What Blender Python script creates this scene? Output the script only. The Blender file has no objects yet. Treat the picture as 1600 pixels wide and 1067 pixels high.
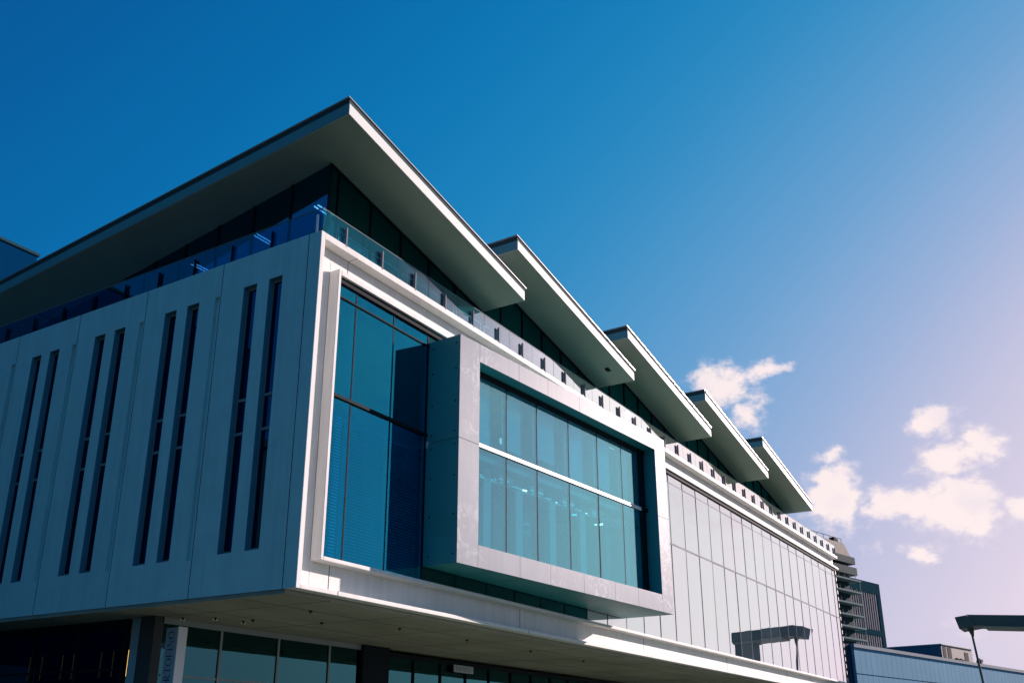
import bpy, bmesh, math, random
from mathutils import Vector, Matrix
random.seed(7)
R = math.radians
scene = bpy.context.scene
col = scene.collection

# ------------------------------------------------------------------ camera
az, pit, rol = R(33.076), R(19.950), R(0.511)
F = 1518.236
CAM = Vector((-16.544, -15.850, 1.6))
fw = Vector((math.cos(az)*math.cos(pit), math.sin(az)*math.cos(pit), math.sin(pit)))
rt = fw.cross(Vector((0, 0, 1))).normalized(); up = rt.cross(fw)
c_, s_ = math.cos(rol), math.sin(rol)
r2 = rt*c_ + up*s_; u2 = up*c_ - rt*s_
cd = bpy.data.cameras.new("camera"); cam = bpy.data.objects.new("camera", cd); col.objects.link(cam)
m = Matrix((r2, u2, -fw)).transposed().to_4x4(); m.translation = CAM
cam.matrix_world = m
cd.sensor_width = 36; cd.sensor_fit = 'HORIZONTAL'; cd.lens = F/1600*36
cd.shift_x = 0.02903; cd.shift_y = 0.05425
cd.clip_start = 0.1; cd.clip_end = 5000
scene.camera = cam
scene.render.resolution_x = 1024; scene.render.resolution_y = 682

# ------------------------------------------------------------------ exposure
vs = scene.view_settings
vs.view_transform = 'Standard'; vs.look = 'None'; vs.gamma = 1; vs.use_curve_mapping = False
vs.exposure = 1.0

# ------------------------------------------------------------------ sun
SAZ, SEL = R(-24.0), R(18.7)
SD = Vector((math.cos(SAZ)*math.cos(SEL), math.sin(SAZ)*math.cos(SEL), math.sin(SEL)))
sl = bpy.data.lights.new("sun", 'SUN'); sl.energy = 4.8; sl.angle = R(0.5); sl.color = (1.0, 0.80, 0.76)
so = bpy.data.objects.new("sun", sl); col.objects.link(so)
so.rotation_euler = (-SD).to_track_quat('-Z', 'Y').to_euler(); so.location = (0, 0, 60)

# ------------------------------------------------------------------ node helpers
def N(nt, t, **kw):
    n = nt.nodes.new(t)
    for k, v in kw.items():
        if k.startswith('i_'):
            key = k[2:]
            n.inputs[int(key) if key.isdigit() else key].default_value = v
        else: setattr(n, k, v)
    return n
def math_n(nt, op, a, b=None, c=None, clamp=False):
    n = nt.nodes.new('ShaderNodeMath'); n.operation = op; n.use_clamp = clamp
    for i, x in enumerate((a, b, c)):
        if x is None: continue
        if isinstance(x, (int, float)): n.inputs[i].default_value = x
        else: nt.links.new(x, n.inputs[i])
    return n.outputs[0]
def ramp_n(nt, fac, stops, interp='LINEAR'):
    n = nt.nodes.new('ShaderNodeValToRGB'); n.color_ramp.interpolation = interp
    el = n.color_ramp.elements
    while len(el) > 1: el.remove(el[-1])
    el[0].position = stops[0][0]; el[0].color = (*stops[0][1], 1)
    for p, c in stops[1:]:
        e = el.new(p); e.color = (*c, 1)
    nt.links.new(fac, n.inputs[0]); return n.outputs[0]

# ------------------------------------------------------------------ world
w = bpy.data.worlds.new("World"); scene.world = w; w.use_nodes = True
nt = w.node_tree; nt.nodes.clear()
tc = N(nt, 'ShaderNodeTexCoord'); D = tc.outputs['Generated']
def dotv(v):
    n = nt.nodes.new('ShaderNodeVectorMath'); n.operation = 'DOT_PRODUCT'
    nt.links.new(D, n.inputs[0]); n.inputs[1].default_value = v; return n.outputs['Value']
gam = math_n(nt, 'MULTIPLY', math_n(nt, 'ARCCOSINE', dotv(SD)), 180/math.pi)
sep = N(nt, 'ShaderNodeSeparateXYZ'); nt.links.new(D, sep.inputs[0])
eld = math_n(nt, 'MULTIPLY', math_n(nt, 'ARCSINE', sep.outputs['Z']), 180/math.pi)
eld = math_n(nt, 'MAXIMUM', eld, 0.0)
g2 = math_n(nt, 'MULTIPLY_ADD', math_n(nt, 'SUBTRACT', eld, 15.0), 1.0, gam)
g2 = math_n(nt, 'MAXIMUM', g2, math_n(nt, 'MULTIPLY', gam, 0.75))
t = math_n(nt, 'DIVIDE', g2, 140.0, clamp=True)
def st(d): return d/140.0
skyc = ramp_n(nt, t, [(st(0), (1.6, 1.34, 1.38)), (st(9), (1.22, 1.02, 1.08)), (st(20), (.84, .71, .83)),
    (st(30), (.56, .56, .77)), (st(38), (.31, .45, .72)), (st(47), (.14, .375, .67)), (st(60), (.018, .275, .58)),
    (st(76), (.0, .195, .49)), (st(92), (.0, .13, .39)), (st(105), (.0, .085, .30)), (st(118), (.0, .15, .38)), (st(140), (.008, .21, .46))], 'B_SPLINE')
# clouds: soft fields round a few spots on the sky, broken up by noise (azimuth / elevation in degrees)
azd = math_n(nt, 'MULTIPLY', math_n(nt, 'ARCTAN2', sep.outputs['Y'], sep.outputs['X']), 180/math.pi)
comb = N(nt, 'ShaderNodeCombineXYZ'); nt.links.new(azd, comb.inputs[0]); nt.links.new(math_n(nt, 'MULTIPLY', eld, 1.3), comb.inputs[1])
warp = N(nt, 'ShaderNodeTexNoise', i_Scale=0.45, i_Detail=5.0); nt.links.new(comb.outputs[0], warp.inputs['Vector'])
wsep = N(nt, 'ShaderNodeSeparateColor'); nt.links.new(warp.outputs['Color'], wsep.inputs[0])
azw = math_n(nt, 'MULTIPLY_ADD', math_n(nt, 'SUBTRACT', wsep.outputs[0], .5), 3.4, azd)
elw = math_n(nt, 'MULTIPLY_ADD', math_n(nt, 'SUBTRACT', wsep.outputs[1], .5), 2.4, eld)
field = None
for (a, e, sa, se, wt) in ((7.1, 17.0, 1.1, .8, 1.05), (12.7, 13.3, 1.4, 1.6, 1.12), (9.4, 12.7, 1.7, 1.0, 1.15), (6.5, 12.4, 2.2, 1.4, 1.2),
        (4.9, 15.5, 1.1, .9, 1.0), (6.6, 14.9, 1.3, 1.0, .95), (3.0, 12.0, 1.1, .6, 1.0), (18.3, 20.1, 1.9, 1.1, .95), (16.0, 20.8, 1.5, .5, .85), (16.9, 18.3, 1.1, 1.2, .86),
        (8.5, 10.0, 1.1, .45, .8), (12.5, 15.6, 1.1, .6, .68), (7.0, 6.2, 1.3, .5, .6), (10.8, 10.4, .9, .6, .4), (-14, 16, 9, 4, .9), (-45, 22, 12, 5, .9)):
    dx = math_n(nt, 'DIVIDE', math_n(nt, 'SUBTRACT', azw, float(a)), float(sa))
    dy = math_n(nt, 'DIVIDE', math_n(nt, 'SUBTRACT', elw, float(e)), float(se))
    q = math_n(nt, 'ADD', math_n(nt, 'MULTIPLY', dx, dx), math_n(nt, 'MULTIPLY', dy, dy))
    g = math_n(nt, 'MULTIPLY', math_n(nt, 'EXPONENT', math_n(nt, 'MULTIPLY', q, -0.7)), float(wt))
    field = g if field is None else math_n(nt, 'MAXIMUM', field, g)
fbm = N(nt, 'ShaderNodeTexNoise', i_Scale=1.1, i_Detail=10.0, i_Roughness=0.66); nt.links.new(comb.outputs[0], fbm.inputs['Vector'])
fv = math_n(nt, 'ADD', field, math_n(nt, 'MULTIPLY', math_n(nt, 'SUBTRACT', fbm.outputs['Fac'], .5), 1.15))
dens = N(nt, 'ShaderNodeMapRange', i_1=.20, i_2=.84); dens.interpolation_type = 'SMOOTHSTEP'; nt.links.new(fv, dens.inputs[0])
gate = N(nt, 'ShaderNodeMapRange', i_1=.05, i_2=.3); nt.links.new(field, gate.inputs[0])
cm = math_n(nt, 'MULTIPLY', dens.outputs[0], gate.outputs[0])
cloudmix = N(nt, 'ShaderNodeMix', data_type='RGBA'); nt.links.new(math_n(nt, 'MULTIPLY', cm, .93), cloudmix.inputs[0])
nt.links.new(skyc, cloudmix.inputs[6]); nt.links.new(ramp_n(nt, math_n(nt, 'ADD', math_n(nt, 'MULTIPLY', wsep.outputs[2], .5), math_n(nt, 'MULTIPLY', cm, .35)), [(.35, (.84, .76, .86)), (.62, (1.08, .92, .90))]), cloudmix.inputs[7])
ns = N(nt, 'ShaderNodeTexSky'); ns.sky_type = 'NISHITA'; ns.sun_disc = False; ns.sun_elevation = SEL
ns.sun_rotation = math.atan2(SD.x, SD.y)
bg1 = N(nt, 'ShaderNodeBackground', i_Strength=0.47); nt.links.new(cloudmix.outputs[2], bg1.inputs[0])
bg2 = N(nt, 'ShaderNodeBackground', i_Strength=0.0015); nt.links.new(ns.outputs[0], bg2.inputs[0])
ad = N(nt, 'ShaderNodeAddShader'); nt.links.new(bg1.outputs[0], ad.inputs[0]); nt.links.new(bg2.outputs[0], ad.inputs[1])
wo = N(nt, 'ShaderNodeOutputWorld'); nt.links.new(ad.outputs[0], wo.inputs[0])

# ------------------------------------------------------------------ materials
def mat_solid(name, rgb, rough=.6, var=.08, scale=1.5, bump=.0, bscale=20., metal=0., spec=.5, streak=0., stretch=(1, 1, 1), stains=None):
    m = bpy.data.materials.new(name); m.use_nodes = True; nt = m.node_tree
    b = nt.nodes['Principled BSDF']; b.inputs['Roughness'].default_value = rough
    b.inputs['Metallic'].default_value = metal; b.inputs['Specular IOR Level'].default_value = spec
    tc = N(nt, 'ShaderNodeTexCoord'); mp = N(nt, 'ShaderNodeMapping'); mp.inputs['Scale'].default_value = stretch
    nt.links.new(tc.outputs['Object'], mp.inputs[0])
    no = N(nt, 'ShaderNodeTexNoise', i_Scale=scale, i_Detail=6.0, i_Roughness=.6); nt.links.new(mp.outputs[0], no.inputs['Vector'])
    lo = tuple(max(0, c*(1-var)) for c in rgb); hi = tuple(min(1, c*(1+var)) for c in rgb)
    cc = ramp_n(nt, no.outputs['Fac'], [(.3, lo), (.7, hi)])
    if streak:
        mp2 = N(nt, 'ShaderNodeMapping'); mp2.inputs['Scale'].default_value = (2.5, 2.5, .16); nt.links.new(tc.outputs['Object'], mp2.inputs[0])
        n2 = N(nt, 'ShaderNodeTexNoise', i_Scale=1.6, i_Detail=7.0, i_Roughness=.65); nt.links.new(mp2.outputs[0], n2.inputs['Vector'])
        s2 = ramp_n(nt, n2.outputs['Fac'], [(.42, (1, 1, 1)), (.7, (1-streak,)*3)])
        mx = N(nt, 'ShaderNodeMix', data_type='RGBA', blend_type='MULTIPLY'); mx.inputs[0].default_value = 1
        nt.links.new(cc, mx.inputs[6]); nt.links.new(s2, mx.inputs[7]); cc = mx.outputs[2]
    if stains:
        n3 = N(nt, 'ShaderNodeTexNoise', i_Scale=2.6, i_Detail=10.0, i_Roughness=.75, i_Distortion=1.2); nt.links.new(tc.outputs['Object'], n3.inputs['Vector'])
        n4 = N(nt, 'ShaderNodeTexNoise', i_Scale=.35, i_Detail=2.0); nt.links.new(tc.outputs['Object'], n4.inputs['Vector'])
        k = math_n(nt, 'MULTIPLY', ramp_n(nt, n3.outputs['Fac'], [(.50, (0, 0, 0)), (.58, (1, 1, 1))]), ramp_n(nt, n4.outputs['Fac'], [(.48, (0, 0, 0)), (.60, (1, 1, 1))]))
        mx = N(nt, 'ShaderNodeMix', data_type='RGBA'); nt.links.new(math_n(nt, 'MULTIPLY', k, .8), mx.inputs[0])
        nt.links.new(cc, mx.inputs[6]); mx.inputs[7].default_value = (*stains, 1); cc = mx.outputs[2]
    nt.links.new(cc, b.inputs['Base Color'])
    if bump:
        nb = N(nt, 'ShaderNodeTexNoise', i_Scale=bscale, i_Detail=5.0); nt.links.new(tc.outputs['Object'], nb.inputs['Vector'])
        bp = N(nt, 'ShaderNodeBump', i_Strength=bump, i_Distance=.02); nt.links.new(nb.outputs['Fac'], bp.inputs['Height'])
        nt.links.new(bp.outputs[0], b.inputs['Normal'])
    return m
def mat_glass(name, tint, r0=.08, pw=3.5, rough=.0, gcol=(1, 1, 1), wob=0.0, body=None, bodyfac=0.0, graze=None):
    m = bpy.data.materials.new(name); m.use_nodes = True; nt = m.node_tree; nt.nodes.clear()
    lw = N(nt, 'ShaderNodeLayerWeight', i_Blend=.5)
    fac = math_n(nt, 'MULTIPLY_ADD', math_n(nt, 'POWER', lw.outputs['Facing'], pw), 1-r0, r0, clamp=True)
    if graze:       # coated glass: reflection rises sharply towards grazing angles
        mr = N(nt, 'ShaderNodeMapRange', i_1=graze[0], i_2=graze[1], i_3=graze[2], i_4=graze[3]); mr.interpolation_type = 'SMOOTHSTEP'
        nt.links.new(lw.outputs['Facing'], mr.inputs[0]); fac = mr.outputs[0]
    tr = N(nt, 'ShaderNodeBsdfTransparent'); tr.inputs[0].default_value = (*tint, 1)
    gl = N(nt, 'ShaderNodeBsdfGlossy'); gl.inputs[0].default_value = (*gcol, 1); gl.inputs['Roughness'].default_value = rough
    if wob:
        tc = N(nt, 'ShaderNodeTexCoord'); no = N(nt, 'ShaderNodeTexNoise', i_Scale=.55, i_Detail=2.0); nt.links.new(tc.outputs['Object'], no.inputs['Vector'])
        bp = N(nt, 'ShaderNodeBump', i_Strength=wob, i_Distance=.05); nt.links.new(no.outputs['Fac'], bp.inputs['Height']); nt.links.new(bp.outputs[0], gl.inputs['Normal'])
    base = tr.outputs[0]
    if body:
        df = N(nt, 'ShaderNodeBsdfDiffuse'); df.inputs[0].default_value = (*body, 1)
        m0 = N(nt, 'ShaderNodeMixShader'); m0.inputs[0].default_value = bodyfac
        nt.links.new(tr.outputs[0], m0.inputs[1]); nt.links.new(df.outputs[0], m0.inputs[2]); base = m0.outputs[0]
    mx = N(nt, 'ShaderNodeMixShader'); nt.links.new(fac, mx.inputs[0]); nt.links.new(base, mx.inputs[1]); nt.links.new(gl.outputs[0], mx.inputs[2])
    o = N(nt, 'ShaderNodeOutputMaterial'); nt.links.new(mx.outputs[0], o.inputs[0])
    return m
def mat_emit(name, rgb, s):
    m = bpy.data.materials.new(name); m.use_nodes = True; nt = m.node_tree; nt.nodes.clear()
    e = N(nt, 'ShaderNodeEmission'); e.inputs[0].default_value = (*rgb, 1); e.inputs[1].default_value = s
    o = N(nt, 'ShaderNodeOutputMaterial'); nt.links.new(e.outputs[0], o.inputs[0]); return m

M = {}
M['concrete'] = mat_solid('pale_render', (.49, .71, .70), .8, .05, 1.2, .25, 60, streak=.11)
M['frame'] = mat_solid('painted_frame', (.70, .70, .67), .6, .04, .8, .06, 30, streak=.14, spec=.1)
M['joint'] = mat_solid('dark_joint', (.03, .035, .04), .9)
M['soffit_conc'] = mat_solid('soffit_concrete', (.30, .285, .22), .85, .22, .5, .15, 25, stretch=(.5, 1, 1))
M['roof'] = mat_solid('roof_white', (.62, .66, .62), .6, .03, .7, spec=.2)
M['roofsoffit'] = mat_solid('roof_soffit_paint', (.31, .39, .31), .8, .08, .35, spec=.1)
M['roofshade'] = mat_solid('roof_side_shade', (.13, .29, .31), .6, .05, .5, spec=.1)  # shaded copy of the roof white, for the left fascia
M['cap'] = mat_solid('roof_cap_metal', (.05, .075, .08), .8, .1, 2, spec=.05)
M['edge'] = mat_solid('roof_edge_metal', (.40, .41, .41), .35, .05, 2, metal=.3)
M['panel'] = mat_solid('grey_composite_panel', (.235, .275, .32), .5, .05, 1.2, .03, 8, streak=.12, spec=.08, stains=(.44, .50, .56))
M['panelside'] = mat_solid('teal_metal_panel', (.028, .25, .28), .45, .08, .6, spec=.25)
M['dark'] = mat_solid('dark_frame', (.008, .014, .02), .8, .1, 3, spec=.1)
M['alu'] = mat_solid('aluminium', (.20, .24, .25), .5, .05, 3, metal=.2)
M['post'] = mat_solid('post_metal', (.20, .20, .22), .8, .05, 3, spec=.05)
M['white'] = mat_solid('white_metal', (.82, .78, .76), .45, .03, 3)
M['blind'] = mat_solid('blind_slats', (.35, .75, .80), .7, .04, .6)
M['blindw'] = mat_solid('pale_blind', (.80, .78, .80), .6, .04, .6)
M['room'] = mat_solid('interior_wall', (.40, .47, .46), .9, .06, .5)
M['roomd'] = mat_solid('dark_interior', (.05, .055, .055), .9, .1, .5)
M['glassT'] = mat_glass('teal_glass', (.16, .68, .84), .12, 3.2, wob=.04, gcol=(.04, .66, 1))
M['glassB'] = mat_glass('bay_glass', (.50, .92, .97), .09, 2.3, wob=.05, gcol=(.50, .88, 1), body=(.03, .36, .46), bodyfac=.07)
M['glassW'] = mat_glass('pale_curtain_glass', (.60, .78, .82), .40, 1.8, wob=.03, body=(.20, .28, .32), bodyfac=.30, gcol=(1, .94, 1))
M['glassW1'] = mat_glass('pale_curtain_glass_b', (.62, .86, .86), .33, 1.8, wob=.04, body=(.24, .32, .36), bodyfac=.33, gcol=(1, .95, 1))
M['glassW2'] = mat_glass('pale_curtain_glass_c', (.55, .80, .80), .40, 1.8, wob=.03, body=(.18, .26, .30), bodyfac=.25, gcol=(1, .94, 1))
M['glassD'] = mat_glass('under_bay_shaded_glass', (.03, .20, .26), .10, 3.4, wob=.015, gcol=(.1, .55, .62))  # panes under the bay, with its shade put into the glass colour
M['glassL'] = mat_glass('side_window_glass', (.03, .05, .10), .16, 3.2, wob=.01, gcol=(.07, .27, .62))
M['glassC'] = mat_glass('clerestory_glass', (.12, .34, .38), .09, 3.2, wob=.03, gcol=(.10, .74, .92))
M['glassU'] = mat_glass('upper_side_glass', (.20, .42, .58), .24, 3.0, wob=.01, gcol=(.07, .40, .66))
M['glassR'] = mat_glass('balustrade_glass', (.42, .84, .90), .04, 1.9, rough=.0, wob=.0, gcol=(1, .95, .98), body=(.01, .30, .40), bodyfac=.16, graze=(.43, .62, .02, .94))
M['glassRs'] = mat_glass('balustrade_glass_shaded', (.45, .62, .80), .03, 2.6, wob=.0, gcol=(.06, .42, .62))  # shaded side's deep blue reflection put into the glass colour
M['glassS'] = mat_glass('shop_glass', (.10, .13, .14), .20, 2.6, wob=.02, gcol=(.10, .38, .45))
M['olight'] = mat_solid('opening_light_frame', (.38, .56, .60), .6, spec=.1)
M['lamp'] = mat_emit('lamp_white', (1, .93, .85), 4.0)
M['amber'] = mat_emit('lamp_amber', (1, .55, .12), .9)

# ------------------------------------------------------------------ mesh helpers
class MB:
    def __init__(s): s.v = []; s.f = []; s.mi = []
    def face(s, pts, mi=0):
        n = len(s.v); s.v += [tuple(p) for p in pts]; s.f.append(tuple(range(n, n+len(pts)))); s.mi.append(mi); return s
    def hexa(s, b, t, mi=0):      # bottom ring (4), top ring (4)
        n = len(s.v); s.v += [tuple(p) for p in b] + [tuple(p) for p in t]
        for q in ((3, 2, 1, 0), (4, 5, 6, 7), (0, 1, 5, 4), (1, 2, 6, 5), (2, 3, 7, 6), (3, 0, 4, 7)):
            s.f.append(tuple(n+i for i in q)); s.mi.append(mi)
        return s
    def box(s, x0, x1, y0, y1, z0, z1, mi=0, T=None):
        b = [(x0, y0, z0), (x1, y0, z0), (x1, y1, z0), (x0, y1, z0)]; tt = [(x, y, z1) for x, y, _ in b]
        if T: b = [T(*p) for p in b]; tt = [T(*p) for p in tt]
        return s.hexa(b, tt, mi)
    def cyl(s, c0, c1, r0, r1=None, n=12, mi=0):
        r1 = r0 if r1 is None else r1
        c0, c1 = Vector(c0), Vector(c1); d = (c1-c0).normalized()
        a = d.orthogonal().normalized(); b = d.cross(a)
        k = len(s.v)
        for c, r in ((c0, r0), (c1, r1)):
            for i in range(n):
                th = 2*math.pi*i/n; s.v.append(tuple(c + a*r*math.cos(th) + b*r*math.sin(th)))
        for i in range(n):
            j = (i+1) % n; s.f.append((k+i, k+j, k+n+j, k+n+i)); s.mi.append(mi)
        s.f.append(tuple(k+i for i in range(n))[::-1]); s.mi.append(mi)
        s.f.append(tuple(k+n+i for i in range(n))); s.mi.append(mi); return s
    def build(s, name, mats, parent=None, bevel=0):
        me = bpy.data.meshes.new(name); me.from_pydata(s.v, [], s.f)
        if not isinstance(mats, (list, tuple)): mats = [mats]
        for x in mats: me.materials.append(x)
        me.polygons.foreach_set('material_index', s.mi); me.update()
        bm = bmesh.new(); bm.from_mesh(me); bmesh.ops.recalc_face_normals(bm, faces=bm.faces); bm.to_mesh(me); bm.free()
        o = bpy.data.objects.new(name, me); col.objects.link(o)
        if parent: o.parent = parent
        if bevel:
            b = o.modifiers.new('bevel', 'BEVEL'); b.width = bevel; b.segments = 2; b.limit_method = 'ANGLE'
        return o
def tag(o, label=None, cat=None, group=None, kind=None):
    if label: o['label'] = label
    if cat: o['category'] = cat
    if group: o['group'] = group
    if kind: o['kind'] = kind
    return o
def empty(name, loc=(0, 0, 0)):
    o = bpy.data.objects.new(name, None); col.objects.link(o); o.location = loc; o.empty_display_size = .5; return o
def holes_wall(mb, us, vs_, holes, P, mi=0, rv=None):
    """skin in (u,v); holes = (u0,u1,v0,v1,depth,back_mi|None); P(u,v,d) -> point"""
    U = sorted(set(us + [h[0] for h in holes] + [h[1] for h in holes])); V = sorted(set(vs_ + [h[2] for h in holes] + [h[3] for h in holes]))
    for i in range(len(U)-1):
        for j in range(len(V)-1):
            cu, cv = (U[i]+U[i+1])/2, (V[j]+V[j+1])/2
            hit = None
            for h in holes:
                if h[0] < cu < h[1] and h[2] < cv < h[3]: hit = h; break
            if not hit: mb.face([P(U[i], V[j], 0), P(U[i+1], V[j], 0), P(U[i+1], V[j+1], 0), P(U[i], V[j+1], 0)], mi)
    for (a, b, c, d, dep, bk) in holes:
        rm = (mi if rv is None else rv) if bk is None else bk
        for (p, q) in (((a, c), (b, c)), ((b, c), (b, d)), ((b, d), (a, d)), ((a, d), (a, c))):
            mb.face([P(*p, 0), P(*q, 0), P(*q, dep), P(*p, dep)], rm)
        if bk is not None: mb.face([P(a, c, dep), P(b, c, dep), P(b, d, dep), P(a, d, dep)], bk)

# ================================================================== SETTING
g = MB().box(-3000, 3000, -3000, 3000, -1, 0).build('ground', mat_solid('unseen_ground_green_tint', (.030, .050, .046), .9, .15, .4, .1, 30)); tag(g, kind='structure')  # out of view; green tint added so its bounce cools the shade
pv = mat_solid('unseen_paving_green_tint', (.10, .15, .105), .8, .10, .8, .1, 12)  # tinted green for its bounce, like the ground
p = MB().box(-2, 75, -13, 32, .004, .13).build('pavement', pv); tag(p, kind='structure')

# ================================================================== MAIN BUILDING
B = empty('office_building', (0, 0, 0))
tag(B, 'pale concrete and glass office building with five sawtooth roofs and a protruding bay window', 'building')
ZB, ZT, XE, YE = 5.08, 14.40, 52.98, 26.4
# --- left wall
mb = MB(); holes = []
NB = 8
for k in range(NB):
    y = 3.21*k
    if k < NB: holes.append((y+.43-.012, y+.43+.012, ZB, ZT, .03, 1))
    holes.append((y+1.30, y+1.79, 6.10, 13.44, .21, None)); holes.append((y+2.24, y+2.74, 6.10, 13.44, .21, None))
    if k > 0: holes.append((y+.47, y+.66, 6.05, 13.42, .10, 0))
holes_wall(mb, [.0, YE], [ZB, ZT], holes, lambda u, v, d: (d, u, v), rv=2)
mb.face([(0, YE, ZB), (XE, YE, ZB), (XE, YE, ZT), (0, YE, ZT)])
mb.build('side_wall', [M['concrete'], M['joint'], mat_solid('window_reveal', (.09, .28, .34), .7, spec=.1)], B)  # reveals are a darker teal than the wall
for k in range(NB):
    for (a, b) in ((1.30, 1.79), (2.24, 2.74)):
        y0, y1 = 3.21*k+a, 3.21*k+b
        f = MB()
        f.box(.15, .205, y0, y0+.045, 6.10, 13.44).box(.15, .205, y1-.045, y1, 6.10, 13.44)
        for z in (6.10, 9.20, 10.13, 13.36): f.box(.14, .20, y0+.045, y1-.045, z, z+.075)
        fo = f.build('side_window', M['alu'], B)
        MB().box(.175, .185, y0+.045, y1-.045, 6.17, 13.37).build('pane', M['glassL'], fo)
# --- front frame: outer lip, web, inner fin
f = MB()
f.box(.003, .16, -.001, .40, ZB, ZT)
f.box(.16, XE, 0, .33, 14.21, ZT); f.box(.16, XE, 0, .33, ZB, 5.19)
f.box(.16, .77, .33, .55, 5.19, 14.21)
f.box(.77, XE-.06, .33, .55, 13.46, 14.21); f.box(.77, XE-.06, .33, .55, 5.19, 5.88)
f.box(.77, .87, 0, .33, 5.85, 13.60); f.box(.87, XE, 0, .33, 13.46, 13.60); f.box(.87, XE-.5, 0, .33, 5.85, 5.95)
fo = f.build('front_frame', M['frame'], B, bevel=.012)
j = MB()
for x in (1.46, 10.6, 20.2, 29.8, 39.4, 49.0):
    MB().box(x, x+.02, .325, .34, 5.20, 5.84).box(x, x+.02, -.004, .01, 5.083, 5.187).build('joint', M['joint'], fo)
    MB().box(x, x+.014, .325, .34, 13.61, 14.20).box(x, x+.014, 0.0, .32, 14.206, 14.22).build('joint', M['joint'], fo)
# --- underside
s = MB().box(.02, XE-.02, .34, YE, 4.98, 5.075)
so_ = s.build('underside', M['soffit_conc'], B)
j = MB()
for y in (1.9, 4.4): j.box(.2, 52, y, y+.02, 4.976, 4.99)
for i in range(17): j.box(1.5+3.3*i, 1.52+3.3*i, .3, 6.2, 4.977, 4.99)
j.build('joint', M['joint'], so_)
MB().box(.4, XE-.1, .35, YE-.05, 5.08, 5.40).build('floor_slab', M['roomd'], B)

# --- curtain wall
GY = .13
MODL = [1.70+1.66*k for k in range(31)]
ZM = 10.14
cw = MB()
for x in MODL:
    if x < 18: cw.box(x-.02, x+.02, GY+.010, GY+.12, 5.95, 13.46)
    else: cw.box(x-.011, x+.011, GY+.004, GY+.10, 5.95, 13.46, 1)
cw.box(.87, 17.7, GY-.035, GY+.12, ZM-.04, ZM+.04)
cw.box(17.7, 52.4, GY+.005, GY+.12, ZM-.035, ZM+.035, 1)
cw.box(.87, 52.4, GY-.05, GY+.15, 13.30, 13.46); cw.box(.87, 17.7, GY-.02, GY+.12, 12.90, 12.94).box(17.7, 52.4, GY+.012, GY+.12, 12.905, 12.935, 1)
cw.box(.87, .93, GY-.02, GY+.12, 5.95, 13.46); cw.box(52.36, 52.42, GY-.02, GY+.12, 5.95, 13.46)
for x in MODL[:3]: cw.box(x-.075, x-.03, GY+.036, GY+.08, 5.98, 13.3, 2)  # pale strips beside these mullions, a highlight put in as colour
cwo = cw.build('curtain_wall', [M['dark'], mat_solid('grey_gasket', (.30, .30, .33), .9, spec=.03), mat_solid('mullion_highlight', (.55, .62, .55), .7), mat_solid('frit_line', (.50, .50, .54), .8, spec=.05)], B)
xs = [.93] + MODL + [52.36]
rnd = random.Random(3)
for i in range(len(xs)-1):
    a, b = xs[i], xs[i+1]
    if b-a < .1: continue
    hidden = 5.5 < a and b < 17.0
    for (z0, z1) in ((5.96, ZM-.04), (ZM+.04, 12.90), (12.94, 13.30)):
        if hidden and z0 > 9: continue
        t1, t2 = rnd.uniform(-.005, .005), rnd.uniform(-.006, .006)
        pm = MB(); y = GY+.02
        pm.hexa([(a+.02, y, z0), (b-.02, y+t1, z0), (b-.02, y+t1+.012, z0), (a+.02, y+.012, z0)], [(a+.02, y+t2, z1), (b-.02, y+t1+t2, z1), (b-.02, y+t1+t2+.012, z1), (a+.02, y+t2+.012, z1)])
        pm.build('glass_panel', (M['glassT'] if b < 5.1 else M['glassD']) if b < 15.2 else M[rnd.choice(('glassW', 'glassW1', 'glassW2'))], cwo)
# teeth of the panel clips along the free right end
for i in range(17): z = 6.05+i*.44; MB().box(52.42, 52.52, GY-.02, GY+.28, z, z+.24).build('panel_clip', M['white'], B)
tb = MB().box(52.42, 52.46, GY+.02, .9, 5.2, 13.4).build('end_return', M['dark'], B)

# --- blinds
def slats(mb, x0, x1, y, z0, z1, n, dz=.03):
    for i in range(n):
        z = z0+(z1-z0)*(i+.5)/n
        mb.face([(x0, y, z-dz*.4), (x1, y, z-dz*.4), (x1, y+.035, z+dz*.4), (x0, y+.035, z+dz*.4)])
bl = MB()
for (a, b) in ((.95, 1.66), (1.74, 3.34), (3.42, 5.0)):
    h = (a+b)/2
    slats(bl, a, h-.02, .36, 6.0, 9.75, 46, .05); slats(bl, h+.02, b, .36, 6.0, 9.75, 46, .05)
bl.build('window_blind', M['blind'], B)
bl = MB()
for i in range(10, len(xs)-1):
    a, b = xs[i]+.04, xs[i+1]-.04
    if b-a < .2: continue
    h = (a+b)/2; k = rnd.choice((0, 0, .5, .9))
    slats(bl, a, b, .40, 6.0, 9.7-k*.3, 70, .055)
    slats(bl, a, b, .40, 10.4, 13.2-rnd.choice((0, 0, .4)), 55, .055)
bl.build('window_blind', M['blindw'], B)

PL = Vector((4.99, -1.05)); PR = Vector((17.66, -2.0)); dd = (PR-PL).normalized(); nn = Vector((-dd.y, dd.x))
def TB(s, t, z): q = PL+dd*s+nn*t; return (q.x, q.y, z)      # t = depth behind the front face
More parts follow.
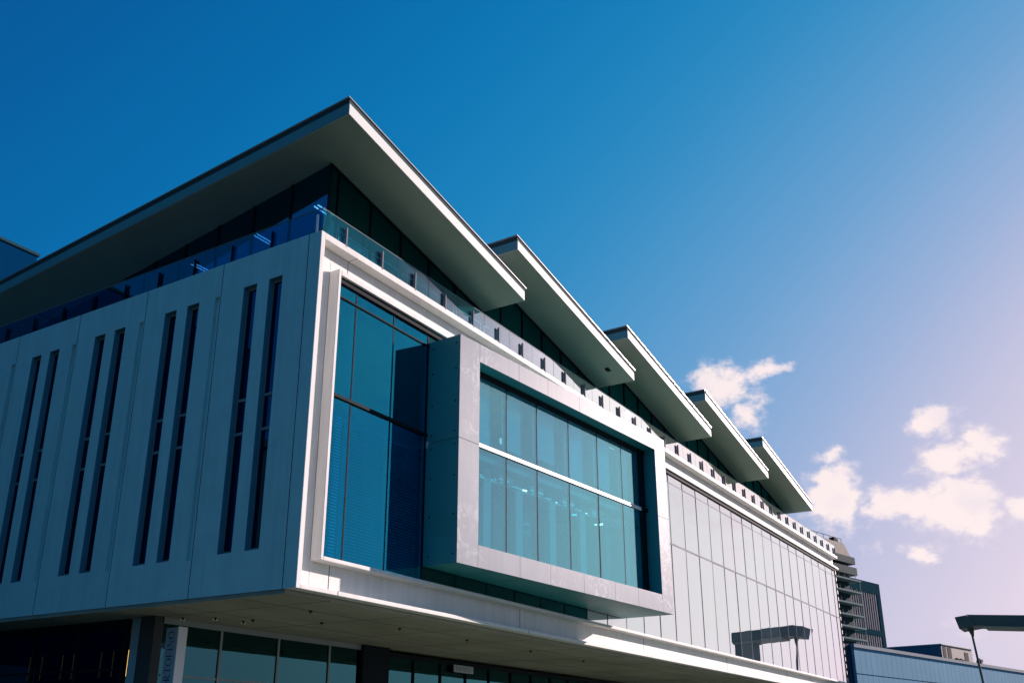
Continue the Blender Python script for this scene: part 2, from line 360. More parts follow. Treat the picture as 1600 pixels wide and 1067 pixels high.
# --- interior
it = MB()
it.box(.4, 52.3, 9.0, 9.2, 5.4, 14.2)
it.box(.34, .39, .6, 9.0, 5.4, 14.2)
it.build('interior_wall', M['room'], B)
it = MB().box(.4, 52.3, .62, 9.0, 9.72, 10.40)
it.hexa([TB(.1, .62, 9.76), TB(12.7, .62, 9.76), (17.6, .62, 9.76), (5.0, .62, 9.76)], [TB(.1, .62, 9.96), TB(12.7, .62, 9.96), (17.6, .62, 9.96), (5.0, .62, 9.96)])
it.build('ceiling', M['room'], B)
it = MB()
for x in (3.0, 7.2, 11.4, 15.6, 19.8, 27, 35, 43): it.box(x, x+.45, 1.6, 2.0, 5.4, 9.72).box(x, x+.45, 1.6, 2.0, 10.4, 14.2)
it.box(5.2, 17.4, .9, 1.15, 9.35, 9.72)
it.build('interior_column', mat_solid('interior_paint', (.55, .62, .62), .8), B)

# --- bay window (rotated 4.3 degrees from the facade)
BL, BZ0, BZ1 = 12.80, 6.35, 13.04
IS0, IS1, IZ0, IZ1 = .94, 11.97, 6.97, 12.47
bay = MB()
holes = [(IS0, IS1, IZ0, IZ1, .50, None)]
for x in (IS0, 2.97, 4.60, 6.55, 8.54, 10.16, IS1): holes.append((x-.006, x+.006, BZ0, IZ0-.001, .01, 1))
for x in (IS0, 2.97, 4.60, 6.55, 8.54, 10.16, IS1): holes.append((x-.006, x+.006, IZ1+.001, BZ1, .01, 1))
for (a, b) in ((0, IS0-.01), (IS1+.01, BL)): holes.append((a, b, 9.88, 9.895, .01, 1))
def PB(u, v, d): return TB(u, d, v)
mbf = MB()
U = [0, BL]; 
holes_wall(mbf, U, [BZ0, BZ1], [h for h in holes], PB)
# recolour: reveals of the opening use the teal panel
bayo = mbf.build('bay_window', [M['panel'], M['joint']], B)
sd = MB()
def yb(s): # depth along nn where the box meets the facade glass
    q = PL+dd*s; return (GY-.03-q.y)/nn.y
L0, L1 = yb(0), yb(BL)
sd.box(-.004, .04, .015, L0+.1, BZ0-.002, 9.88, T=TB).box(-.004, .04, .015, L0+.1, 9.90, BZ1+.002, T=TB)
sd.box(BL-.04, BL+.004, .015, L1+.1, BZ0-.002, BZ1+.002, T=TB)
# underside and top in panels
for i in range(8):
    a, b = BL*i/8+.008, BL*(i+1)/8-.008
    for z0, z1 in ((BZ0-.003, BZ0+.05), (BZ1-.05, BZ1+.003)):
        sd.hexa([TB(a, .01, z0), TB(b, .01, z0), TB(b, yb(b), z0), TB(a, yb(a), z0)], [TB(a, .01, z1), TB(b, .01, z1), TB(b, yb(b), z1), TB(a, yb(a), z1)])
sd.box(IS0, IS1, .012, .49, IZ1-.004, IZ1+.03, T=TB); sd.box(IS0, IS1, .012, .49, IZ0-.03, IZ0+.004, T=TB)
sd.box(IS0-.03, IS0+.004, .012, .49, IZ0, IZ1, T=TB); sd.box(IS1-.004, IS1+.03, .012, .49, IZ0, IZ1, T=TB)
sdo = sd.build('side_panel', M['panelside'], bayo)
sc = MB()
for z in (6.6, 7.7, 8.8, 9.7, 10.1, 11.0, 12.0, 12.8):
    for tt in (.12, .85): a = TB(-.004, tt*L0/.97, z); b = TB(-.012, tt*L0/.97, z); sc.cyl(a, b, .028, n=8)
sc.build('fixing', M['dark'], bayo)
fr = MB()
BM = [2.97, 4.66, 6.58, 8.48, 10.2]
for x in BM: fr.box(x-.02, x+.02, .495, .60, IZ0, IZ1, T=TB)
fr.box(11.55, 11.62, .44, .56, IZ0, IZ1, T=TB)
fr.box(IS0, IS1, .45, .58, IZ1-.15, IZ1, T=TB); fr.box(IS0, IS1, .45, .56, IZ0, IZ0+.05, T=TB)
fr.box(11.55, IS1, .40, .55, 10.07, 10.2, T=TB)
fr.build('window_frame', M['dark'], bayo)
tr = MB(); tr.box(IS0, 11.55, .455, .50, 10.15, 10.185, T=TB); tr.box(IS0, 11.55, .445, .50, 10.065, 10.115, T=TB); tr.box(IS0, 11.55, .48, .50, 10.115, 10.15, T=TB)
tr.build('transom', M['white'], bayo)
rb = MB()
eb = [IS0] + BM + [11.58]
for i in range(6):
    a, b = eb[i]+.06, eb[i]+(eb[i+1]-eb[i])*(.62 if i % 2 else .70)
    rb.box(a, b, .70, .715, 10.30+.12*(i % 3), IZ1-.1, T=TB)
rb.build('roller_blind', mat_solid('roller_fabric', (.30, .52, .60), .9, .08, .8, spec=0), bayo)
fn = MB()
for x in BM + [11.5]: fn.box(x-.55, x-.18, .95, 1.05, IZ0, 9.74, T=TB).box(x-.55, x-.18, .95, 1.05, 10.42, IZ1, T=TB)
du = MB().box(1.0, 11.4, .95, 1.12, 9.36, 9.42, T=TB)
for x in [IS0+.1] + [q+.15 for q in BM]: du.box(x, x+.75, .86, 1.0, 9.47, 9.66, T=TB).box(x+.1, x+1.25, .9, .94, 9.40, 9.44, T=TB)
du.build('service_duct', M['white'], bayo)
fn.build('interior_fin', mat_solid('fin_paint', (.26, .42, .42), .8), bayo)
e = [IS0] + BM + [11.58]
for i in range(len(e)-1):
    for (z0, z1) in ((IZ0+.05, 10.05), (10.2, IZ1-.15)):
        t1 = rnd.uniform(-.004, .004)
        MB().hexa([TB(e[i]+.02, .5, z0), TB(e[i+1]-.02, .5+t1, z0), TB(e[i+1]-.02, .512+t1, z0), TB(e[i]+.02, .512, z0)],
                  [TB(e[i]+.02, .5, z1), TB(e[i+1]-.02, .5+t1, z1), TB(e[i+1]-.02, .512+t1, z1), TB(e[i]+.02, .512, z1)]).build('glass_panel', M['glassB'], bayo)
MB().box(11.6, IS1, .52, .56, IZ0, IZ1, T=TB).build('dark_reflection', M['dark'], bayo)  # dark strip stands for the jamb's reflection in the last narrow pane

# --- upper deck, balustrade
MB().box(.02, XE-.02, .34, YE, 14.25, 14.385).build('deck', M['frame'], B)
PZ0, PZ1 = 14.46, 14.94
bal = MB()
bal.box(.10, 52.9, .085, .105, 15.125, 15.15); bal.box(.085, .105, .085, YE, 15.125, 15.15)
balo = bal.build('balustrade', mat_solid('rail_metal', (.16, .20, .21), .8, spec=.05), B)
px = [.99+1.563*k for k in range(34)]; pyl = [.22, 1.86] + [1.86+1.545*k for k in range(1, 16)]
def post_front(x):
    return MB().box(x-.022, x+.022, -.005, .055, PZ0-.10, PZ1).box(x-.02, x+.02, .055, .08, PZ0+.05, PZ1-.05)
for x in px: post_front(x).build('post', M['post'], balo)
for y in pyl: MB().box(.02, .055, y-.03, y+.03, PZ0-.1, PZ1).box(.055, .08, y-.02, y+.02, PZ0+.05, PZ1-.05).build('post', M['dark'] if y > .5 else M['white'], balo)
gx = [.12] + [x+.78 for x in px[:-1]] + [52.9]
for i in range(len(gx)-1):
    t1 = rnd.uniform(-.003, .003)
    MB().hexa([(gx[i]+.01, .09, 14.43), (gx[i+1]-.01, .09+t1, 14.43), (gx[i+1]-.01, .1+t1, 14.43), (gx[i]+.01, .1, 14.43)], [(gx[i]+.01, .09, 15.12), (gx[i+1]-.01, .09+t1, 15.12), (gx[i+1]-.01, .1+t1, 15.12), (gx[i]+.01, .1, 15.12)]).build('glass_panel', M['glassR'], balo)
gy = [.12] + [y+.77 for y in pyl[1:]]
for i in range(len(gy)-1): MB().box(.09, .1, gy[i]+.01, gy[i+1]-.01, 14.43, 15.12).build('glass_panel', M['glassRs'], balo)

# --- roofs
PITCH, SL = 8.66, -.1915
XH, XL, YF, ZH = -.42, 8.68, -1.07, 17.35
YC = .60
for k in range(5):
    ox = PITCH*k; dz = -.04*k*.5
    spl = .0662 if k == 0 else .02
    yb_ = YE+1.0
    def zs(x): return ZH+dz+SL*(x-ox-XH)
    def xl(y): return ox+XH+spl*(y-YF)
    def slab(mb, x0o, x1o, y0, za, zb, mi=0):
        b, t = [], []
        for (x, y) in ((xl(y0)+x0o, y0), (ox+XL+x1o, y0), (ox+XL+x1o, yb_), (xl(yb_)+x0o, yb_)):
            b.append((x, y, zs(x)+za)); t.append((x, y, zs(x)+zb))
        mb.hexa(b, t, mi)
    r = MB(); slab(r, 0, 0, YF, 0, .335)
    ro = r.build('roof', M['roof'], B, bevel=.01)
    c = MB(); c.hexa([(xl(YF)-.012, YF+.03, zs(xl(YF))), (xl(YF)-.002, YF+.03, zs(xl(YF))), (xl(yb_)-.002, yb_, zs(xl(yb_))), (xl(yb_)-.012, yb_, zs(xl(yb_)))], [(xl(YF)-.012, YF+.03, zs(xl(YF))+.33), (xl(YF)-.002, YF+.03, zs(xl(YF))+.33), (xl(yb_)-.002, yb_, zs(xl(yb_))+.33), (xl(yb_)-.012, yb_, zs(xl(yb_))+.33)]); c.build('gable_shade', M['roofshade'], ro)  # thin sheet carries the shade painted on the left fascia
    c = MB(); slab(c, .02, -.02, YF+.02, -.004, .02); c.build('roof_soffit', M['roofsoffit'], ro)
    c = MB(); slab(c, .02, .05, YF+.03, .336, .514); c.build('roof_upstand', M['cap'], ro)
    c = MB(); slab(c, -.03, .13, YF-.0, .515, .545); c.build('roof_edge', M['edge'], ro)
    if k == 1: MB().box(ox+XL-1.3, ox+XL-1.05, -.55, -.4, zs(ox+XL-1.05)-.03, zs(ox+XL-1.3)+.01).build('soffit_vent', M['dark'], ro)
    # clerestory front of this bay
    xa = .82 if k == 0 else ox-PITCH+XL-.02
    xb = ox+XL-.05
    if k > 0: xa = PITCH*(k-1)+XL-.05
    cf = MB()
    cf.box(xa, xb, YC-.03, YC+.06, 14.39, 14.47)
    nm = 0; x = xa
    ms = [xa+.03]; x = ox+1.18 if k == 0 else ox+1.2
    while x < xb-.15:
        if x > xa+.2: ms.append(x)
        x += 1.46
    for x in ms: cf.box(x-.025, x+.025, YC-.035, YC+.06, 14.47, zs(x+.025)-.02)
    cf.hexa([(xa, YC-.03, zs(xa)-.06), (xb, YC-.03, zs(xb)-.06), (xb, YC+.06, zs(xb)-.06), (xa, YC+.06, zs(xa)-.06)], [(xa, YC-.03, zs(xa)-.004), (xb, YC-.03, zs(xb)-.004), (xb, YC+.06, zs(xb)-.004), (xa, YC+.06, zs(xa)-.004)])
    cfo = cf.build('clerestory', M['dark'], B)
    MB().hexa([(xa, YC, 14.45), (xb, YC, 14.45), (xb, YC+.012, 14.45), (xa, YC+.012, 14.45)], [(xa, YC, zs(xa)-.03), (xb, YC, zs(xb)-.03), (xb, YC+.012, zs(xb)-.03), (xa, YC+.012, zs(xa)-.03)]).build('pane', M['glassC'], cfo)
    # pale opening lights low in the glazing
    ol = MB(); e2 = ms+[xb]
    for i in range(len(e2)-1):
        a, b = e2[i]+.09, e2[i+1]-.09
        if b-a < .4: continue
        ol.box(a, b, YC-.028, YC-.005, 15.11, 15.14).box(a, b, YC-.028, YC-.005, 14.66, 14.69).box(a, a+.03, YC-.028, YC-.005, 14.69, 15.11).box(b-.03, b, YC-.028, YC-.005, 14.69, 15.11)
    ol.build('opening_light', M['olight'], cfo)
    if k > 0:   # wall between the low edge of one roof and the high edge of the next
        xw = PITCH*(k-1)+XL-.03
        MB().box(xw, xw+.06, YC+.1, YE, 15.3, zs(xw)-.02).build('clerestory_wall', M['dark'], B)
xw = PITCH*4+XL-.1
MB().box(xw, xw+.06, YC+.1, YE, 14.39, 15.5).build('clerestory_wall', M['dark'], B)
# side clerestory, rotated slightly from the facade
sx = lambda y: .82+.121*(y-.6)
def zsl(x): return ZH+SL*(x-XH)
sc_ = MB(); ys = [.6, 2.25, 4.0, 5.75, 7.5, 9.25, 11.0, 12.75, 14.5, 16.25, 18.0]
for y in ys:
    x = sx(y); sc_.hexa([(x-.035, y-.03, 14.39), (x+.05, y-.03, 14.39), (x+.05, y+.03, 14.39), (x-.035, y+.03, 14.39)], [(x-.035, y-.03, zsl(x)-.02), (x+.05, y-.03, zsl(x)-.02), (x+.05, y+.03, zsl(x)-.02), (x-.035, y+.03, zsl(x)-.02)])
def ys_strip(mb, y0, y1, d0, d1, z0, z1, top=False):
    a, b = sx(y0), sx(y1)
    za, zb2 = (zsl(a)-.02, zsl(b)-.02) if top else (z1, z1)
    mb.hexa([(a+d0, y0, z0), (b+d0, y1, z0), (b+d1, y1, z0), (a+d1, y0, z0)], [(a+d0, y0, za), (b+d0, y1, zb2), (b+d1, y1, zb2), (a+d1, y0, za)])
ys_strip(sc_, .6, 18, -.03, .05, 14.39, 14.46)
sco = sc_.build('side_clerestory', M['dark'], B)
g_ = MB(); ys_strip(g_, .6, 18, 0, .012, 14.46, 0, True); g_.build('pane', M['glassU'], sco)
ol = MB()
for i in range(0, 10):
    a, b = ys[i]+.12, ys[i+1]-.8
    for (y0, y1, z0, z1) in ((a, b, 15.08, 15.12), (a, b, 14.62, 14.66), (a, a+.05, 14.66, 15.08), (b-.05, b, 14.66, 15.08)): ys_strip(ol, y0, y1, -.028, -.005, z0, z1)
ol.build('opening_light', M['alu'], sco)
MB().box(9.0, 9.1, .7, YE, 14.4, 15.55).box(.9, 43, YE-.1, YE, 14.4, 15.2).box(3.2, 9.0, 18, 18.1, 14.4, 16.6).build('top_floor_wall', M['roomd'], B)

# --- ground floor
GF = 6.3
sh = MB()
sx_ = [1.75, 3.64, 5.99, 8.36]
sh.box(1.45, 10.9, GF-.05, GF+.1, 4.80, 4.97)
for x in (3.64, 5.99, 8.36): sh.box(x-.04, x+.04, GF-.04, GF+.08, .13, 4.80)
sh.box(1.6, 9.9, GF-.03, GF+.05, 3.42, 3.47)
sho = sh.build('shopfront', M['alu'], B)
MB().box(1.5, 9.95, GF, GF+.012, .13, 4.80).build('pane', M['glassS'], sho)
sh = MB(); sh.box(11.4, 52, GF+.10, GF+.2, 4.70, 4.86)
for i in range(24): sh.box(11.42+1.72*i, 11.47+1.72*i, GF+.08, GF+.2, .13, 4.7)
sho = sh.build('shopfront', M['dark'], B)
MB().box(11.4, 52, GF+.14, GF+.152, .13, 4.70).build('pane', M['glassS'], sho)
cc = MB(); cc.box(9.95, 11.38, GF-.15, GF+.6, .13, 4.976); cc.build('pier', M['dark'], B)
cc = MB(); cc.box(1.2, 1.5, GF-.05, GF+.55, .13, 4.976); cc.build('corner_post', M['roomd'], B)
cc = MB(); cc.box(1.40, 1.75, 6.95, 7.45, .13, 4.976); cc.build('column', mat_solid('blue_column', (.30, .50, .52), .4, .08), B)
sh = MB(); sh.box(1.35, 1.5, 7.6, 26, 4.78, 4.97)
for i in range(9): sh.box(1.36, 1.46, 7.6+2.1*i, 7.68+2.1*i, .13, 4.78)
sh.box(1.37, 1.45, 7.6, 26, 3.6, 3.66)
sho = sh.build('shopfront', M['dark'], B)
MB().box(1.40, 1.412, 7.6, 26, .13, 4.78).build('pane', M['glassS'], sho)
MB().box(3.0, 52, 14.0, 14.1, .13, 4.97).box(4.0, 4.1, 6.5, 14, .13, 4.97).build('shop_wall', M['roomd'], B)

# ================================================================== THINGS ON / IN THE BUILDING
def downlight(x, y, z, r, label):
    t_ = empty('downlight', (x, y, z))
    tag(t_, label, 'ceiling light', 'downlights inside the bay window')
    MB().cyl((0, 0, -.03), (0, 0, 0), r*1.12, n=20).build('rim', M['alu'], t_)
    MB().cyl((0, 0, -.036), (0, 0, -.031), r, n=20).build('lens', M['lamp'], t_)
dl = [(8.9, .3), (10.6, .2), (12.6, .15), (14.6, .0), (12.3, 2.6), (10.0, 2.6), (14.9, 2.6), (16.5, .0)]
words = ['first', 'second', 'third', 'fourth', 'fifth', 'sixth', 'seventh', 'eighth', 'ninth', 'tenth']
fr_, bk_ = 0, 0
dls = sorted(dl)
for (x, y) in dls:
    if y < 1: fr_ += 1; lb = 'round white downlight of the row nearest the bay glass, %s from the left' % words[fr_-1]
    else: bk_ += 1; lb = 'round white downlight of the row deeper inside the bay, %s from the left' % words[bk_-1]
    downlight(x, y, 9.76 if y < .6 else 9.72, .16, lb)
fl = [((1.35, 1.5), 'nearest the glazed corner'), ((1.6, 4.2), 'second from the glazed corner'), ((1.9, 7.3), 'third from the glazed corner')]
for (x, y), lb in fl:
    t_ = empty('ceiling_lamp', (x+.25, y, 16.25)); tag(t_, 'twin tube ceiling lamp behind the side clerestory, '+lb, 'ceiling lamp', 'tube lamps behind the side clerestory')
    MB().box(-.35, .35, -.12, .12, .02, .06).build('housing', M['roomd'], t_)
    for s1 in (-.07, .07): MB().cyl((-.34, s1, 0), (.34, s1, 0), .018, n=8).build('tube', M['lamp'], t_)
k = 0
for (x, y) in ((2.6, 1.9), (4.6, 3.3), (6.8, 2.2), (10.4, 2.2), (14.5, 2.2), (3.2, 4.6), (19, 2.4)):
    k += 1
    t_ = empty('sprinkler', (x, y, 4.975)); tag(t_, 'small dark sprinkler head under the building overhang, %s from the left corner' % words[k-1], 'sprinkler', 'sprinkler heads under the overhang')
    MB().cyl((0, 0, -.03), (0, 0, 0), .05, n=10).build('rose', M['dark'], t_)
    MB().cyl((0, 0, -.07), (0, 0, -.03), .015, n=6).build('nozzle', M['dark'], t_)
k = 0
for (x, y) in ((1.9, 6.0), (2.35, 5.2), (3.3, 5.1)):
    k += 1
    t_ = empty('spotlight', (x, y, 4.975)); tag(t_, 'small white twin spotlight under the overhang, %s from the hanging sign' % words[k-1], 'spotlight', 'spotlights over the shopfront')
    MB().cyl((0, 0, -.05), (0, 0, 0), .05, n=10).build('base', M['dark'], t_)
    for s1 in (-.06, .06): MB().cyl((s1, 0, -.07), (s1*1.1, -.03, -.03), .022, n=10).build('lamp_head', M['white'], t_)

# --- letters (hand-drawn serif capitals)
def ring(mb, P, cx, cy, rx, ry, tx, ty, a0=0, a1=360, n=28):
    for i in range(n):
        A, Bq = R(a0+(a1-a0)*i/n), R(a0+(a1-a0)*(i+1)/n)
        mb.face([P(cx+rx*math.cos(A), cy+ry*math.sin(A)), P(cx+rx*math.cos(Bq), cy+ry*math.sin(Bq)), P(cx+(rx-tx)*math.cos(Bq), cy+(ry-ty)*math.sin(Bq)), P(cx+(rx-tx)*math.cos(A), cy+(ry-ty)*math.sin(A))])
def quad(mb, P, pts): mb.face([P(*q) for q in pts])
def rect(mb, P, a, b, c, d): quad(mb, P, [(a, c), (b, c), (b, d), (a, d)])
def letter(mb, ch, P):
    S = lambda x, y: rect(mb, P, x-.11, x+.11, y-.0, y+.05)
    def stem(x): rect(mb, P, x-.06, x+.06, 0, 1); S(x, 0); S(x, .95)
    if ch == 'O': ring(mb, P, .42, .5, .42, .52, .13, .05); return .84
    if ch == 'I': stem(.14); return .28
    if ch in 'PR':
        stem(.14); ring(mb, P, .26, .73, .32, .27, .12, .05, -90, 90, 14); rect(mb, P, .14, .27, .95, 1); rect(mb, P, .14, .27, .46, .51)
        if ch == 'R': quad(mb, P, [(.22, .47), (.36, .47), (.72, 0), (.56, 0)]); rect(mb, P, .5, .78, 0, .05); return .74
        return .60
    if ch == 'T': rect(mb, P, .30, .42, 0, 1); S(.36, 0); rect(mb, P, .02, .70, .95, 1); rect(mb, P, .02, .06, .8, .95); rect(mb, P, .66, .70, .8, .95); return .72
    if ch == 'F': stem(.14); rect(mb, P, .14, .60, .95, 1); rect(mb, P, .56, .60, .8, .95); rect(mb, P, .2, .46, .48, .53); rect(mb, P, .43, .46, .38, .62); return .62
    if ch == 'N': rect(mb, P, .13, .17, 0, 1); S(.15, 0); quad(mb, P, [(.08, 1), (.22, 1), (.72, 0), (.62, 0)]); rect(mb, P, .66, .70, 0, 1); S(.68, .95); return .82
def word(mb, txt, P3, h, gap=.14):
    u = 0
    for ch in txt:
        wd = letter(mb, ch, lambda x, y, u=u: P3((u+x)*h, y*h)); u += wd+gap
    return (u-gap)*h

sg = empty('hanging_sign', (1.15, 5.2, 4.62)); tag(sg, 'tall narrow sign box with dark letters PORTOFINO reading upwards, hung by the shopfront', 'sign')
sf = mat_solid('sign_face', (.34, .42, .46), .4, .04); se = mat_solid('sign_edge', (.72, .71, .70), .4, .04)
MB().box(0, .30, 0, .02, -3.2, 0).box(.02, .28, .02, .46, -3.18, -.02).build('cabinet', se, sg)
MB().box(-.012, 0.02, .022, .46, -3.18, -.02).build('face', sf, sg)
lt = MB()
# letters run upwards: baseline along +z, letter tops point towards +y
hh = .235
tmp = MB(); L = word(tmp, 'PORTOFINO', lambda a, b: (0, 0, 0), hh, .10)
word(lt, 'PORTOFINO', lambda a, b: (-.016, .13+b, -.12-L+a), hh, .10)
lt.build('lettering', mat_solid('sign_ink', (.015, .012, .04), .5), sg)
br = MB()
for z in (-.55, -2.6): br.box(.05, .11, .46, .62, z, z+.16).cyl((.08, .62, z+.08), (.08, .72, z+.08), .05, n=10)
br.build('bracket', M['alu'], sg)
s2 = empty('fascia_sign', (15.55, 6.28, 4.44)); tag(s2, 'small grey sign board with dark lettering on the dark shopfront under the overhang', 'sign')
MB().box(0, 1.35, -.04, 0, 0, .27).build('board', sf, s2)
lt = MB(); word(lt, 'PORTOFINO', lambda a, b: (.12+a*.93, -.043, .06+b), .155, .14); lt.build('lettering', mat_solid('sign_ink_b', (.015, .02, .03), .5), s2)
# rope lamps seen through the side shop glass
k = 0
for (y, x) in ((9.0, 2.6), (9.7, 2.6), (10.4, 2.7), (11.6, 2.6), (12.3, 2.7), (13.2, 2.6), (14.0, 2.7)):
    k += 1
    t_ = empty('pendant_lamp', (x, y, 4.3)); tag(t_, 'thin hanging tube lamp inside the dark side shop, %s from the corner column' % words[k-1], 'pendant lamp', 'hanging tube lamps in the side shop')
    MB().cyl((0, 0, .0), (0, 0, .6), .006, n=6).build('cord', M['dark'], t_)
    MB().cyl((0, 0, -.75), (0, 0, 0), .015, n=8).build('tube', M['amber'], t_)

# ================================================================== BACKGROUND
def ribs_building():
    t_ = empty('office_tower', (200, 22, 0)); t_.rotation_euler = (0, 0, R(-14)+0)
    tag(t_, 'dark slate office tower with closely spaced vertical ribs behind the concrete tower', 'building')
    return t_
def ray(u, v):
    a = Vector(((u-753.55)/F, (v-620.31)/F)); return r2*a.x - u2*a.y + fw
def at(u, v, d):
    r = ray(u, v); h = math.hypot(r.x, r.y); return CAM + r*(d/h)
# ribbed tower
hd = R(-14); HX = Vector((math.cos(hd), math.sin(hd), 0)); HY = Vector((-math.sin(hd), math.cos(hd), 0))
rc = at(1369.5, 913, 230)
W_ = 26.0; zt = rc.z
t_ = empty('ribbed_tower', (rc.x-HX.x*W_, rc.y-HX.y*W_, 0)); t_.rotation_euler = (0, 0, hd)
tag(t_, 'dark slate office tower with closely spaced vertical ribs, behind the grey concrete tower', 'building')
slate = mat_solid('slate_cladding', (.02, .058, .075), .9, .06, .2, spec=0); rib = mat_solid('pale_rib', (.22, .22, .24), .8, spec=.05)
b = MB().box(0, W_, 0, 22, 0, zt); b.box(W_-1.6, W_+.0, -.55, 0, 0, zt).box(0, W_-1.6, -.55, 0, zt-2.4, zt)
fz = zt-2.4
lev = []
for i in range(4): lev.append((fz-8.6*(i+1)+.9, fz-8.6*i)); b.box(0, W_-1.6, -.55, 0, fz-8.6*(i+1)-.3, fz-8.6*(i+1)+.9)
b.build('facade', slate, t_)
MB().box(0, W_-1.6, -.06, -.02, 2, fz).build('glazing', mat_solid('tower_glazing', (.005, .012, .018), .8, spec=.03), t_)
for i in range(24):
    x = .5+i*1.0
    rb = MB()
    for (z0, z1) in lev: rb.box(x, x+.36, -.5, -.08, z0, z1)
    rb.build('rib', rib, t_)
# concrete tower
dT = 165
cR = at(1324, 848, dT); cL = at(1277, 838, dT)
hdc = hd
t_ = empty('concrete_tower', (cR.x, cR.y, 0)); t_.rotation_euler = (0, 0, hdc)
tag(t_, 'grey concrete tower with stacked balcony slabs and a slanted water tank top', 'building')
cg = mat_solid('board_concrete', (.40, .355, .29), .85, .12, .3, .1, 3, streak=.3, spec=.05)
zt = cR.z; sc_m = dT/1700.0*1.0     # metres per photo pixel at that range, about 0.097
def Z(v): return at(1330, v, dT).z
cb = MB()
cb.hexa([(-12, 0, Z(870)), (.6, 0, Z(870)), (.6, 9, Z(870)), (-12, 9, Z(870))], [(-12, 1.2, zt+.2), (-.1, .6, zt), (-.1, 8, zt), (-12, 8, zt+.2)])
cb.box(-12, 0.0, .8, 9, 0, Z(870))
cb.build('core', cg, t_)
sl_ = MB()
sl_.box(-12, .6, -.6, 9.5, Z(882), Z(871)).box(-12, .9, -.6, 9.5, Z(899), Z(887))
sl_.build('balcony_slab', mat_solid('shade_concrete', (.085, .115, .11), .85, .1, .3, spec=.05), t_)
fl_ = MB(); vv = 907
lv = []
v_ = 907.0
while v_ < 1010: lv.append(v_); v_ += 18.6
for v_ in lv:
    o = (v_-907)/100*2.4
    fl_.box(-12, 1.2, -.9, 9.5, Z(v_+2.2), Z(v_))
    for i in range(7): fl_.box(-11+i*1.75, -10.93+i*1.75, -.85, -.78, Z(v_), Z(v_-5.5))
fl_.box(.9, 1.0, -.8, -.6, Z(1015), Z(907))
fl_.build('balcony', mat_solid('balcony_rail', (.15, .22, .22), .8, spec=.05), t_)
wn = MB()
for v_ in lv:
    for i in range(5): wn.box(-9.6+i*1.9, -8.3+i*1.9, .74, .81, Z(v_+16), Z(v_+4))
wn.build('window', mat_solid('tower_window', (.006, .03, .04), .5, spec=.1), t_)
wn = MB(); wn.box(-11, 0, .5, .78, 0, Z(905)); wn.build('wall', mat_solid('tower_wall', (.015, .045, .055), .8, spec=.05), t_)
rr = MB()
for i in range(7): rr.box(-11.8+i*1.9, -11.74+i*1.9, .8, .86, zt+.1, zt+.7)
rr.box(-11.8, -.4, .8, .86, zt+.66, zt+.74); rr.build('railing', M['dark'], t_)
MB().box(-1.9, -1.2, 1.2, 2.0, zt, zt+.9).box(-1.1, -.6, 1.2, 2, zt, zt+.7).box(-1.9, -.2, 1.1, 2, zt, zt+.25).build('plant_unit', M['dark'], t_)

# blue clad building
dB = 112
bc = at(1333, 1005, dB)
t_ = empty('blue_clad_building', (bc.x, bc.y, 0)); t_.rotation_euler = (0, 0, hd)
tag(t_, 'long low building clad in pale blue metal panels at the lower right', 'building')
H = bc.z
bl_ = mat_solid('blue_metal_panel', (.13, .34, .48), .7, .08, .15, spec=.03, streak=.12)
mw = MB(); hs = []
LN = 90.0
for i in range(1, 75): hs.append((i*1.2-.015, i*1.2+.015, 0, H-.35, .04, 1))
def PW(u, v, d): return (u, d, v)
holes_wall(mw, [0, LN], [0, H-.35], hs, PW)
mw.box(0, LN, .05, 30, 0, H-.36)
mw.build('wall', [bl_, mat_solid('panel_seam', (.0, .06, .10), .9, spec=0)], t_)
MB().box(-.02, LN, -.02, .0-.002, H-3.05, H-2.99).build('seam', mat_solid('seam_b', (.0, .04, .07), .9, spec=0), t_)
MB().box(-.15, LN, -.15, 30, H-.35, H).build('parapet', mat_solid('parapet_grey', (.15, .21, .25), .7, spec=.1), t_)
MB().box(-1.6, -.02, .3, 30, 0, H-.05).build('end_wall', mat_solid('end_wall', (.01, .03, .06), .8, spec=.05), t_)
# roof plant on it
rp = empty('rooftop_plant_room', (0, 0, 0))
def on_roof(u, v, yl):      # point on the clad building's roof, yl metres behind its front wall
    r = ray(u, v); r.z = 0; o = Vector((bc.x, bc.y, 0))+HY*yl; o.z = 0
    c0 = Vector((CAM.x, CAM.y, 0)); den = r.x*HX.y-r.y*HX.x
    k_ = ((o.x-c0.x)*HX.y-(o.y-c0.y)*HX.x)/den
    return c0+r*k_, CAM.z+ray(u, v).z*k_
pr, _z = on_roof(1470, 1006, 3.0); rp.location = (pr.x, pr.y, H-.02); rp.rotation_euler = (0, 0, hd)
hp = _z-H
tag(rp, 'flat roofed plant room with dark blue side standing on the blue clad building', 'plant room')
MB().box(0, 9.6, 0, 9, 0, hp).build('wall', mat_solid('plant_wall', (.20, .19, .17), .7, .08), rp)
MB().box(-.06, -.003, 0, 9, 0, hp).build('side_cladding', mat_solid('plant_side', (.03, .07, .12), .6), rp)
MB().box(-.12, 9.7, -.12, 9, hp, hp+.1).build('roof', mat_solid('plant_roof', (.25, .27, .28), .6), rp)
wn = MB().box(.4, 1.3, -.03, -.003, .3, hp-.25).box(1.8, 2.9, -.03, -.003, .3, hp-.25).box(7.0, 8.2, -.03, -.003, .2, hp-.5); wn.build('window', M['dark'], rp)
dk = MB()
for i in range(6): dk.box(3.9+i*.4, 4.15+i*.4, -.25-.05*(i % 3), -.01, .2+.1*(i % 2), .9-.08*(i % 3))
dk.build('pipework', M['dark'], rp)
vt = empty('roof_vent', (0, 0, 0)); pv_, _z = on_roof(1530, 1031, .5); vt.location = (pv_.x, pv_.y, H-.02)
tag(vt, 'small dark roof vent on the edge of the blue clad building beside the pole', 'vent')
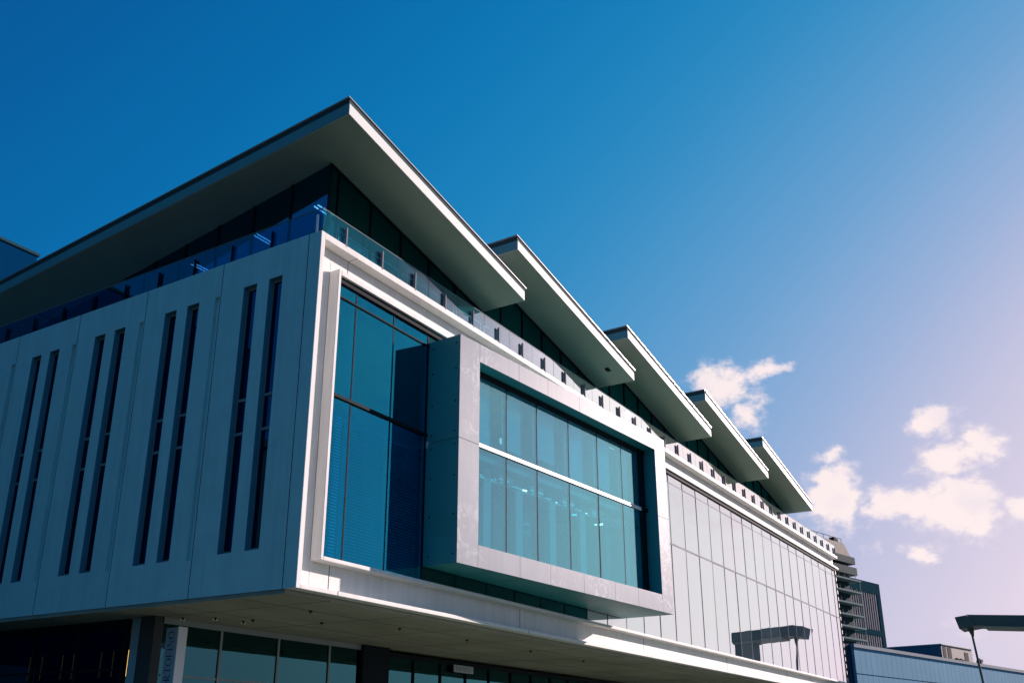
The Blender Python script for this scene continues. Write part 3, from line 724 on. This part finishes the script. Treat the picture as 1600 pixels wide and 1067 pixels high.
MB().box(-.5, .9, -.3, .3, 0, .5).build('duct', M['dark'], vt); MB().cyl((-.7, 0, .55), (.5, -.2, .55), .22).build('cowl', M['dark'], vt)

# canopy on a mast
cp = empty('street_canopy', (64.6, -5.75, 0)); tag(cp, 'dark flat canopy on a thin leaning mast at the right edge of the picture', 'canopy')
cm_ = mat_solid('canopy_steel', (.05, .075, .075), .45, .1, .8, metal=.2)
z0 = 10.35
c = MB()
c.hexa([(-.9, -5.5, z0-.25), (1.6, -5.5, z0-.25), (1.6, -1.1, z0+.1), (-.9, -1.1, z0+.1)], [(-.9, -5.5, z0+.55), (1.6, -5.5, z0+.55), (1.6, -.45, z0+.92), (-.9, -.45, z0+.92)])
c.hexa([(-.9, -1.1, z0+.1), (1.6, -1.1, z0+.1), (1.6, .15, z0-.08), (-.9, .15, z0-.08)], [(-.9, -.46, z0+.88), (1.6, -.46, z0+.88), (1.6, .35, z0+.78), (-.9, .35, z0+.78)])
c.build('beam', cm_, cp, bevel=.03)
MB().hexa([(-.85, -5.45, z0-.37), (1.55, -5.45, z0-.37), (1.55, -1.5, z0-.06), (-.85, -1.5, z0-.06)], [(-.85, -5.45, z0-.27), (1.55, -5.45, z0-.27), (1.55, -1.5, z0+.05), (-.85, -1.5, z0+.05)]).build('soffit', mat_solid('canopy_soffit', (.30, .28, .24), .6), cp)
MB().cyl((-.1, -1.2, 0), (-.1, -.52, z0+.1), .10, .075).cyl((-.1, -.6, z0-.6), (-.1, -.5, z0+.12), .08, .26).build('mast', cm_, cp)
MB().box(-.5, 1.2, -5.4, -4.2, 0, z0).build('pylon', cm_, cp)

# building behind on the left
lb_ = empty('rear_building', (-25, 30, 0)); tag(lb_, 'dark blue panelled block rising behind the roof at the far left', 'building')
m_ = mat_solid('dark_blue_cladding', (.001, .03, .09), .9, .06, .2, spec=0)
LW = MB(); Hh = 26.5
hs = [(i*3.2-.02, i*3.2+.02, 0, Hh, .05, 1) for i in range(1, 11)] + [(0.0, 34.6, Hh-3.2, Hh-3.16, .05, 1)]
holes_wall(LW, [0, 34.6], [0, Hh], hs, lambda u, v, d: (u, d, v))
LW.box(0, 34.6, .06, 20, 0, Hh-.01); LW.build('wall', [m_, M['joint']], lb_)
MB().box(-.1, 34.7, -.1, 20, Hh, Hh+.15).build('parapet', slate, lb_)

# block across the side street, seen only as reflections in the side glazing
ob = empty('unseen_street_block', (-50, 2, 0)); tag(ob, 'added out-of-view block across the side street, darkened, seen only mirrored in the side glazing', 'building')
om = mat_solid('unseen_block_darkened', (.018, .030, .030), .9, .15, .5, streak=.2)  # darkened so its sunlit face bounces little light on the side wall
ow = MB(); hs = []
for i in range(12):
    for jf in range(6): hs.append((1.5+i*4.6, 4.4+i*4.6, 2.2+jf*3.8, 4.6+jf*3.8, .3, 1))
holes_wall(ow, [0, 58], [0, 30], hs, lambda u, v, d: (-d, u, v))
ow.box(-14, -.35, 0, 58, 0, 29.9); ow.build('wall', [om, M['dark']], ob)
MB().box(-14, .5, -.4, 58.4, 30, 30.8).build('cornice', om, ob)
